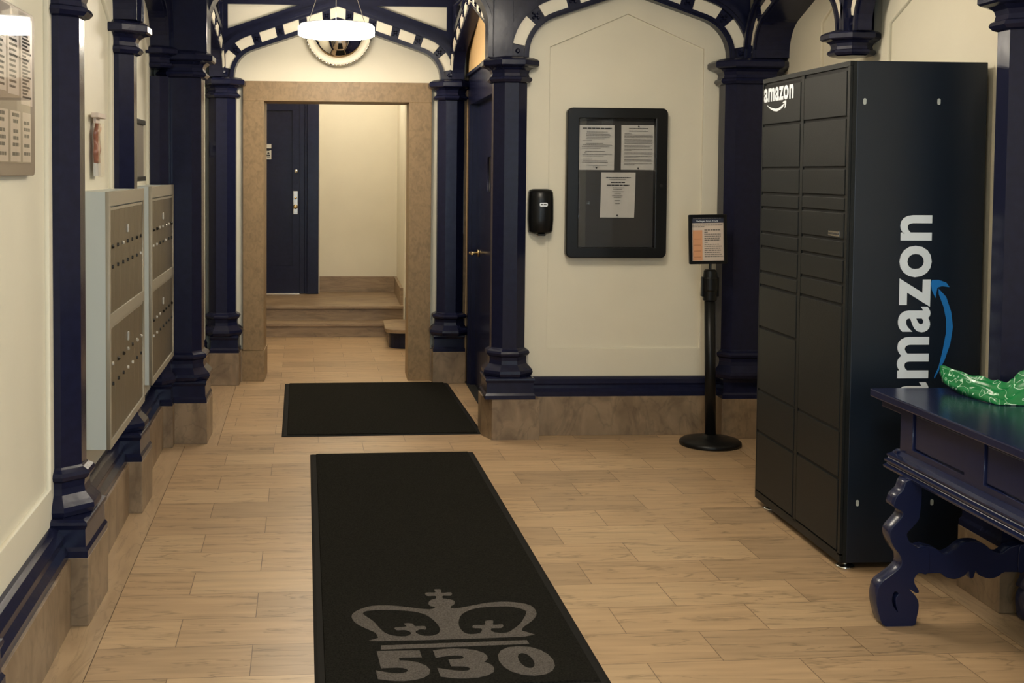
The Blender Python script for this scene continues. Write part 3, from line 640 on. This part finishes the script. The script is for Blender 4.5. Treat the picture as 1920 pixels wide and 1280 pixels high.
fs = lambda u, v, w: Vector((u, LY - .0003 - w, v))
text('brand_lettering', 'amazon', .655, 1.424, -2.350, -2.218, .0015, lambda u, v, w: fs(-v - 0, u, w) , WHITE, t, .022)
flat('smile_mark', [SMILE], [], .0015, fs, BLUE, t); flat('smile_arrow', [ARROW], [], .0015, fs, BLUE, t)
for x, z in ((2.062, 1.871), (2.363, 1.873), (2.070, .272), (2.377, .272)):
    bm = bmesh.new(); P = [(x + .0065 * math.cos(a), z + (.006 if math.sin(a) > 0 else -.006) + .0065 * math.sin(a)) for a in [k * PI / 8 + .01 for k in range(16)]]
    loft(bm, [[(u, y, v) for u, v in P] for y in (LY - .0015, LY + .001)]); obj('screw_slot', bm, MBOX, t)
for x, y in ((2.045, 4.665), (2.045, 5.50), (2.51, 4.665), (2.51, 5.50)):
    bm = bmesh.new(); lathe(bm, (x, y, 0), [(.036, 0), (.038, .004), (.034, .009), (.008, .011), (.008, .018), (.012, .020), (.012, .028), (.008, .030), (.008, .034)], 24); obj('foot', bm, STEEL, t, True)

# ---------------------------------------------------------------- mailbox cabinets
def mailboxes(label, y0, y1, z0, z1, n, yn, xf=-.9152):
    t = thing('mailbox_cabinet', label, 'mailbox', (-.97, (y0 + y1) / 2, z0), 'mailbox cabinets on the left wall')
    zm = (z0 + z1) / 2; zm0, zm1 = zm - .022, zm + .022
    bm = bmesh.new(); P = [(WALLL, y0), (xf - .012, y0), (xf - .012, y1), (xf - .017, y1), (xf - .017, yn), (WALLL, yn)]; loft(bm, [[(x, y, z) for x, y in P] for z in (z0, z1)]); obj('cabinet_body', bm, MBOX, t)   # notched around the column beside it
    fr = lambda u, v, w: Vector((xf - .012 + w, u, v))
    a0, a1 = y0 + .028, y1 - .028
    flat('front_frame', [[(y0, z0), (y1, z0), (y1, z1), (y0, z1)]], [[(a0, z0 + .028), (a1, z0 + .028), (a1, zm0), (a0, zm0)], [(a0, zm1), (a1, zm1), (a1, z1 - .055), (a0, z1 - .055)]], .014, fr, MFRAME, t, bev=.001)
    for b0, b1 in ((z0 + .030, zm0 - .002), (zm1 + .002, z1 - .062)):
        w = (a1 - a0) / n; zt = b1 - .06 * 1
        obj('flap_strip', B((xf - .010, xf - .0015, a0 + .001, a1 - .001, b1 - .012, b1), bev=.001), MFRAME, t)
        for k in range(n):
            c = a0 + w * (k + .5)
            d = obj('mailbox_door', B((xf - .010, xf - .003, c - w / 2 + .001, c + w / 2 - .001, b0, b1 - .013), bev=.001), MDOOR, t)
            h1 = b1 - .155; h2 = b1 - .235; bright = random.random() < .3
            bm = bmesh.new(); cyl(bm, (xf - .004, c + random.uniform(-.008, .008), h1), (xf + .003, c, h1), .0085, .0075, 10); obj('name_slot', bm, CHIP if bright else DKHOLE, d)
            bm = bmesh.new(); cyl(bm, (xf - .004, c, h2), (xf + .004, c, h2), .0085, .007, 10); obj('lock', bm, DKHOLE if random.random() < .7 else CHIP, d)
        k = n // 2
        o = obj('master_lock', B((xf - .003, xf + .004, a0 + w * (k + .5) - .012, a0 + w * (k + .5) + .010, b1 - .118, b1 - .082), bev=.002), CHIP, t)
    return t
SH[0] = SKEW
mailboxes('near grey mailbox cabinet with two rows of narrow doors on the left wall', 4.70, 5.70, .492, 1.496, 7, 5.58)
mailboxes('far grey mailbox cabinet, partly hidden behind the near one on the left wall', 5.98, 6.965, .517, 1.500, 7, 6.85)

# ---------------------------------------------------------------- left wall fittings
def fw_(x): return lambda u, v, w: Vector((x + w, u, v))          # left wall: u runs away from the camera
X = WALLL + .013
t = thing('wall_plaque', 'large bronze plaque with cream inserts of writing at the left edge', 'sign', (X, 3.75, 1.56))
KP = .953
P = [(y * KP, 1.58 + (z - 1.58) * KP) for y, z in ((3.1, 1.562), (4.12, 1.562), (4.133, 1.567), (4.14, 1.58), (4.14, 2.075), (4.133, 2.088), (4.12, 2.093), (3.1, 2.093))]
flat('plate', [P], [], .008, fw_(X), PLAQ, t, bev=.002)
ins = [(3.925, 4.085, 1.790, 2.075), (3.755, 3.90, 1.815, 2.03), (3.40, 3.735, 1.82, 2.03), (3.945, 4.06, 1.605, 1.765), (3.785, 3.915, 1.605, 1.765), (3.60, 3.755, 1.605, 1.765), (3.40, 3.575, 1.605, 1.765)]
for i, (u0, u1, v0, v1) in enumerate(ins):
    u0, u1, v0, v1 = (u0 + .02) * KP, (u1 + .02) * KP, 1.58 + (v0 - 1.58) * KP, 1.58 + (v1 - 1.58) * KP
    o = obj('insert', B((X + .0075, X + .0105, u0, u1, v0, v1), bev=.0008), PLAQW, t)
    bm = bmesh.new(); ff = fw_(X + .0105)
    if i == 0:
        v = v1 - .03
        while v > v0 + .015: words(bm, ff, u0 + .02, u0 + .02 + random.uniform(.05, .115), v, .006); v -= .0105
    elif i in (1, 2):
        v = v1 - .03
        while v > v0 + .015: words(bm, ff, u0 + .02, u1 - .02 - random.uniform(0, .03), v, .007); v -= .0155
    else:
        for k, v in enumerate((.135, .116, .086, .066, .046, .018) if i != 3 else (.115, .095, .075, .045, .02)):
            m_ = (u0 + u1) / 2; h_ = random.uniform(.028, .046); words(bm, ff, m_ - h_, m_ + h_, v0 + v, .0105, wl=(.6, 1.2))
    obj('raised_writing', bm, INK, o)
# clear acrylic cover over the plaque
t2 = obj('cover_sheet', B((X + .013, X + .016, 2.96, 3.86, 1.60, 2.06)), GLASS, t)
t = thing('brochure_holder', 'narrow clear holder with reddish leaflet hung above the near mailbox cabinet', 'brochure', (X, 5.11, 1.55))
obj('hanger', B((X, X + .03, 5.02, 5.21, 1.797, 1.817), (X, X + .012, 5.07, 5.16, 1.775, 1.80), bev=.003), PAPERC, t)
bm = bmesh.new(); R = []
for k in range(14):
    z = 1.775 - .165 * k / 13; wd_ = .035 + .035 * math.sin(min(k / 4, 1) * PI / 2); c = 5.115 + .006 * math.sin(k * 1.1)
    R.append([(X + .006, c - wd_, z), (X + .022 + .006 * math.sin(k * .9), c - wd_ * .2, z), (X + .010, c + wd_, z), (X + .004, c + wd_ * .2, z)])
loft(bm, R); obj('leaflet', bm, mat('red_brown_leaflet', (.30, .12, .075), .35, var=.5, vscale=14, stretch=(1, 1, .5)), t, True)
obj('clear_sleeve', B((X + .024, X + .026, 5.04, 5.19, 1.55, 1.775)), GLASS, t)
obj('printed_foot', B((X + .004, X + .012, 5.05, 5.18, 1.555, 1.61)), PAPER, t)
t = thing('notice_case', 'shallow grey framed notice case on the left wall between slim column and pier', 'frame', (X, 6.2, 1.53))
obj('case', B((X, X + .035, 6.05, 6.36, 1.535, 1.83), bev=.004), mat('grey_brown_board', (.17, .145, .115), .5), t)
for z_ in (1.815, 1.525): obj('frame_edge', B((X + .03, X + .045, 6.04, 6.37, z_, z_ + .025), bev=.003), BLKM, t)

SH[0] = 0
# ---------------------------------------------------------------- notice board
YB = 7.188
t = thing('notice_board', 'black framed glazed notice board with three papers on the middle wall', 'notice board', (1.672, YB, 1.075))
x0, x1, z0, z1 = 1.366, 1.966, 1.078, 1.968
def rrect(x0, x1, z0, z1, r, n=5):
    P = []
    for cx, cz, a0 in ((x1 - r, z1 - r, 0), (x0 + r, z1 - r, PI / 2), (x0 + r, z0 + r, PI), (x1 - r, z0 + r, 1.5 * PI)):
        for k in range(n + 1): a = a0 + PI / 2 * k / n; P.append((cx + r * math.cos(a), cz + r * math.sin(a)))
    return P
fb = lambda y: (lambda u, v, w: Vector((u, y - w, v)))
flat('frame', [rrect(x0, x1, z0, z1, .028)], [rrect(x0 + .062, x1 - .062, z0 + .052, z1 - .052, .004, 2)], .052, fb(YB), BLKPL, t, bev=.006)
obj('felt_back', B((x0 + .05, x1 - .05, YB - .012, YB - .002, z0 + .04, z1 - .04)), FELT, t)
obj('glazing', B((x0 + .055, x1 - .055, YB - .040, YB - .037, z0 + .045, z1 - .045)), GLASS, t)
bm = bmesh.new(); cyl(bm, (1.935, YB - .05, 1.51), (1.935, YB - .060, 1.51), .010, None, 14); obj('lock', bm, DKHOLE, t)
def paper(label, x0, x1, z0, z1, kind, y=YB - .0125, skew=0):
    t = thing('paper_notice', label, 'paper', ((x0 + x1) / 2, y, z0), 'papers pinned in the notice board')
    f = lambda u, v, w: Vector((u + skew * (v - z1), y - w, v))
    bm = bmesh.new(); n = 8; rows = []
    for j in range(n + 1):
        v = z0 + (z1 - z0) * j / n; rows.append([bm.verts.new(f(x0 + (x1 - x0) * i / 5, v, .0015 + .002 * (1 - math.cos(2 * PI * j / n)) * (i in (0, 5)))) for i in range(6)])
    for a, b in zip(rows, rows[1:]):
        for i in range(5): bm.faces.new((a[i], a[i + 1], b[i + 1], b[i]))
    r = bmesh.ops.extrude_face_region(bm, geom=list(bm.faces)); 
    for v in [g_ for g_ in r['geom'] if isinstance(g_, bmesh.types.BMVert)]: v.co.y += .0010
    obj('sheet', bm, PAPER, t)
    g = lambda u, v, w: f(u, v, w + .0062)
    W_, H_ = x1 - x0, z1 - z0; bm = bmesh.new(); bk = bmesh.new()
    L = lambda b, a, c, v, h, **k: words(b, g, x0 + a * W_, x0 + c * W_, z0 + v * H_, h * H_, **k)
    if kind == 0:
        L(bk, .10, .92, .915, .026, wl=(.8, 1.6))
        for v, a, c in ((.84, .22, .80), (.795, .2, .86), (.76, .2, .9), (.725, .22, .86), (.69, .2, .72), (.65, .1, .36), (.585, .2, .68), (.55, .12, .93), (.512, .08, .86), (.476, .08, .62), (.41, .18, .74), (.375, .15, .22), (.34, .1, .93), (.305, .12, .70), (.235, .12, .38), (.20, .12, .80), (.165, .1, .82), (.10, .22, .8), (.06, .40, .58)): L(bm, a, c, v, .012)
    elif kind == 1:
        L(bk, .22, .78, .92, .013); L(bk, .22, .76, .86, .014)
        v = .80
        for a in (.3, .9, .92, .92, 0, .9, .88, .92, .9, 0, .9, .85, 0, .9, .3, 0, .92, .9, 0, .9, .5, 0, .88, .9, 0, .9, .4):
            if a: L(bm, .09, a, v, .010)
            v -= .0265
    else:
        L(bk, .14, .86, .88, .016); L(bm, .24, .72, .84, .010); L(bk, .28, .70, .765, .020, wl=(.8, 1.4)); L(bk, .17, .82, .705, .022, wl=(.9, 1.6))
        for v, a, c in ((.655, .34, .67), (.62, .36, .62), (.57, .33, .68), (.53, .40, .6), (.475, .33, .64), (.44, .38, .6), (.375, .41, .57), (.305, .42, .56)): L(bm, a, c, v, .012)
    obj('printed_text', bm, GINK, t); obj('printed_heading', bk, INK, t)
    for v in ((.955, .02) if kind == 1 else (.035,)):
        bm = bmesh.new(); p = f(x0 + W_ * .5, z0 + v * H_ + .004, .006); cyl(bm, p, p + Vector((0, -.006, 0)), .005, .004, 10); obj('push_pin', bm, INK, t)
paper('printed notice at upper left in the notice board', 1.438, 1.655, 1.602, 1.872, 0)
paper('printed notice at upper right in the notice board', 1.697, 1.907, 1.604, 1.874, 1)
paper('printed notice at lower middle in the notice board', 1.578, 1.788, 1.315, 1.588, 2, skew=.02)

# soap dispenser
t = thing('soap_dispenser', 'black soap dispenser with white badge on the wall beside the middle column', 'dispenser', (1.205, 7.19, 1.21))
bm = bmesh.new(); R = []
def sec(z, hw, d): return [(1.208 + hw * math.cos(a) , 7.188 - d * (abs(math.sin(a)) ** .55), z) for a in [PI * k / 18 for k in range(19)]]
for z, hw, d in ((1.214, .040, .065), (1.222, .066, .085), (1.235, .074, .098), (1.30, .078, .104), (1.42, .077, .102), (1.465, .074, .098), (1.480, .066, .085), (1.486, .045, .06)): R.append(sec(z, hw, d))
loft(bm, R); obj('cover', bm, BLKPL, t, True)
o = flat('badge', [rrect(1.190, 1.238, 1.382, 1.404, .008)], [], .004, fb(7.088), WHITE, t)
bm = bmesh.new(); words(bm, lambda u, v, w: Vector((u, 7.0835 - w, v)), 1.197, 1.232, 1.390, .007, wl=(.5, .8)); obj('badge_print', bm, INK, o)
bm = bmesh.new(); box(bm, 1.185, 1.23, 7.10, 7.17, 1.206, 1.216, .003); obj('nozzle', bm, BLKM, t)

# ---------------------------------------------------------------- sign post
t = thing('sign_stand', 'black post on a round base with a framed notice beside the locker', 'sign stand', (2.2, 6.93, 0))
cx, cy = 2.203, 6.93
bm = bmesh.new(); lathe(bm, (cx, cy, 0), [(.176, 0), (.180, .006), (.178, .020), (.165, .030), (.10, .042), (.05, .052), (.04, .060), (.036, .062)], 48); obj('base', bm, BLKM, t, True)
bm = bmesh.new(); cyl(bm, (cx, cy, .055), (cx - .018, cy, .86), .0315, None, 28); obj('post', bm, BLKM, t, True)
bm = bmesh.new(); lathe(bm, (cx - .019, cy, 0), [(.033, .845), (.040, .85), (.042, .90), (.046, .91), (.046, .975), (.040, .985), (.036, 1.02), (.028, 1.028)], 28)
for s_ in (-1, 1): box(bm, cx - .019 + s_ * .041 - .010, cx - .019 + s_ * .041 + .010, cy - .016, cy + .016, .87, .985, .004)
obj('belt_head', bm, BLKM, t)
bm = bmesh.new(); cyl(bm, (cx - .019, cy, 1.02), (cx - .019, cy, 1.07), .008, None, 12); obj('neck', bm, BLKM, t)
sx0, sx1, sz0, sz1 = 2.052, 2.270, 1.060, 1.343
fs2 = lambda y: (lambda u, v, w: Vector((u + .03 * (v - 1.343) * -1, y - w, v + (u - 2.05) * .02)))
fr = flat('sign_frame', [rrect(sx0, sx1, sz0, sz1, .004, 2)], [rrect(sx0 + .013, sx1 - .013, sz0 + .014, sz1 - .012, .002, 2)], .018, fs2(6.935), BLKM, t, bev=.002)
st = t; t = thing('sign_sheet', 'notice about packages with an orange column, held in the post frame', 'sign', (2.16, 6.93, 1.07))
def quad(name, u0, u1, v0, v1, w, m, p):
    bm = bmesh.new(); f = fs2(6.930); loft(bm, [[f(u0, v0, k), f(u1, v0, k), f(u1, v1, k), f(u0, v1, k)] for k in (w - .001, w)]); return obj(name, bm, m, p)
sh = quad('sheet', sx0 + .012, sx1 - .012, sz0 + .013, sz1 - .011, .001, PAPERC, t)
hd = quad('header', sx0 + .013, sx1 - .013, sz1 - .050, sz1 - .012, .002, HEADER, t)
text('header_text', 'Packages From Truck', sx0 + .045, sx1 - .045, sz1 - .046, sz1 - .034, .0006, lambda u, v, w: fs2(6.9278)(u, v, w), WHITE, hd, .01)
bm = bmesh.new(); words(bm, lambda u, v, w: fs2(6.9278)(u, v, w), sx0 + .025, sx1 - .03, sz1 - .026, .006); obj('header_line', bm, GINK, hd)
oc = quad('orange_column', sx0 + .022, sx0 + .078, sz0 + .016, sz1 - .092, .002, ORANGE, t)
bm = bmesh.new(); f = lambda u, v, w: fs2(6.9278)(u, v, w)
for v in (sz0 + .035, sz0 + .070, sz0 + .104, sz0 + .140): words(bm, f, sx0 + .027, sx0 + .070, v, .0022, wl=(6, 9))
obj('column_rules', bm, mat('brown_ink', (.28, .11, .05), .8), oc)
bm = bmesh.new(); v = sz1 - .064; words(bm, f, sx0 + .02, sx1 - .02, v, .0045); words(bm, f, sx0 + .02, sx0 + .09, v - .010, .0045); v -= .030
for k in range(14):
    words(bm, f, sx0 + .090, sx1 - .018 - (.09 if k in (1, 6) else random.uniform(0, .02)), v, .0045 if k % 5 else .006); v -= .0118
obj('printed_text', bm, GINK, t)

for q_ in (st, t): q_.location += Vector((-.031, -.09, .003 if q_ is t else 0))

# ---------------------------------------------------------------- blue side table
TX0, TX1, TY0, TY1 = 2.010, 2.400, 2.85, 4.400
t = thing('console_table', 'glossy navy console table with scroll legs at right front', 'table', (2.19, 3.6, 0))
TNAVY = mat('navy_table_paint', (.009, .013, .045), .22, spec=.35, bump=.1, bscale=20, bdist=.002)
obj('tabletop', B((TX0, TX1, TY0, TY1, .745, .775), bev=.005), TNAVY, t)
obj('cleat', B((2.045, TX1 - .035, 4.19, 4.375, .712, .745), bev=.003), TNAVY, t)
AX0, AX1, AY0, AY1 = 2.047, 2.360, 2.95, 4.215
bm = bmesh.new(); box(bm, AX0 + .012, AX1 - .012, AY0 + .012, AY1 - .004, .575, .744)
obj('apron_box', bm, TNAVY, t)
fa = lambda u, v, w: Vector((AX0 + .012 - w, u, v))
bays = [(3.765, 4.125), (3.29, 3.65), (3.0, 3.2)]
flat('apron_face', [[(AY0, .575), (AY1, .575), (AY1, .744), (AY0, .744)]], [[(a, .60), (b, .60), (b, .735), (a, .735)] for a, b in bays], .014, fa, TNAVY, t, bev=.001)
for a, b in bays:
    obj('drawer', B((AX0 + .004, AX0 + .014, a + .008, b - .008, .607, .728), bev=.003), TNAVY, t)
bm = bmesh.new(); prof = [(.0, .508), (.034, .508), (.044, .513), (.046, .521), (.036, .526), (.033, .532), (.042, .536), (.043, .543), (.033, .547), (.030, .552), (.036, .556), (.036, .562), (.022, .567), (.010, .579), (0, .579)]
loft(bm, [[(AX0 + .01 - u * 1.35, y, z) for u, z in prof] for y in (AY0, AY1 + .03)])
loft(bm, [[(x, AY1 - .01 + u * 1.0, z) for u, z in prof] for x in (AX0 + .01 - .03, AX1)])
box(bm, AX0, AX1, AY0, AY1, .513, .577)
obj('waist_moulding', bm, TNAVY, t)
cxm = 2.205
def lyre(y):
    f = lambda u, v, w: Vector((u, y + w, max(v - .0155, 0)))
    fm = lambda u, v, w: Vector((2.422 + (2.034 - u) * .8, y + w, max(v - .0155, 0)))
    flat('leg', [smooth_pts(LEG)], [smooth_pts(LEG_H)], .058, f, TNAVY, t, bev=.002); flat('leg', [smooth_pts(LEG)], [smooth_pts(LEG_H)], .058, fm, TNAVY, t, bev=.002)
    fc = lambda u, v, w: Vector((u, y + .006 + w, v - .0155))
    flat('crossbar', [smooth_pts([(2.027 + (u - 2.027) * 1.365, v) for u, v in XBARFULL])], [], .044, fc, TNAVY, t, bev=.002)
XBARFULL = [(2.027, .290), (2.073, .288), (2.098, .266), (2.122, .275), (2.141, .296), (2.160, .308), (2.190, .308), (2.209, .296), (2.228, .275), (2.252, .266), (2.277, .288), (2.323, .290), (2.323, .208),
    (2.262, .203), (2.245, .188), (2.222, .180), (2.196, .192), (2.184, .208), (2.178, .184), (2.170, .184), (2.166, .208), (2.154, .192), (2.130, .180), (2.105, .188), (2.088, .203), (2.027, .208)]
lyre(4.03); lyre(3.05)

# crumpled green bag on the far end of the table
bm = bmesh.new(); NX, NY = 26, 26; rows = []
rnd = random.Random(5); ph = [rnd.uniform(0, 6) for _ in range(8)]
FR = [(0, 2.275, 4.37, .826), (.2, 2.283, 4.25, .800), (.45, 2.312, 4.05, .780), (1, 2.46, 4.03, .780)]
BK = [(0, 2.275, 4.385, .862), (.2, 2.315, 4.33, .850), (.45, 2.372, 4.20, .843), (.68, 2.400, 4.14, .838), (.85, 2.418, 4.12, .872), (1, 2.46, 4.10, .905)]
def along(T, a):
    for p, q in zip(T, T[1:]):
        if a <= q[0]: k = (a - p[0]) / (q[0] - p[0]); return Vector([p[i] + (q[i] - p[i]) * k for i in (1, 2, 3)])
def bagpt(i, j):
    a, b = i / NX, j / NY                      # a: left to right, b: near to far
    p = along(FR, a).lerp(along(BK, a), b); k = min(1, min(a, 1 - a, b, 1 - b) * 7)
    p.z += .010 * math.sin(PI * b) + (.006 * math.sin(11 * a + ph[0] + 4 * b) + .005 * math.sin(19 * b + ph[1] - 9 * a)) * k + .004 * math.sin(37 * a) * b
    p.y -= .012 * math.sin(PI * b) * math.sin(8 * a + ph[2])
    return p
for j in range(NY + 1): rows.append([bm.verts.new(bagpt(i, j)) for i in range(NX + 1)])
for a_, b_ in zip(rows, rows[1:]):
    for i in range(NX): bm.faces.new((a_[i], a_[i + 1], b_[i + 1], b_[i]))
r = bmesh.ops.extrude_face_region(bm, geom=list(bm.faces))
for v in [g_ for g_ in r['geom'] if isinstance(g_, bmesh.types.BMVert)]: v.co.z = max(.7765, v.co.z - .022)
obj('plastic_bag', bm, BAGG, None, True, ('crumpled green plastic bag with white writing lying on the navy table', 'bag'))
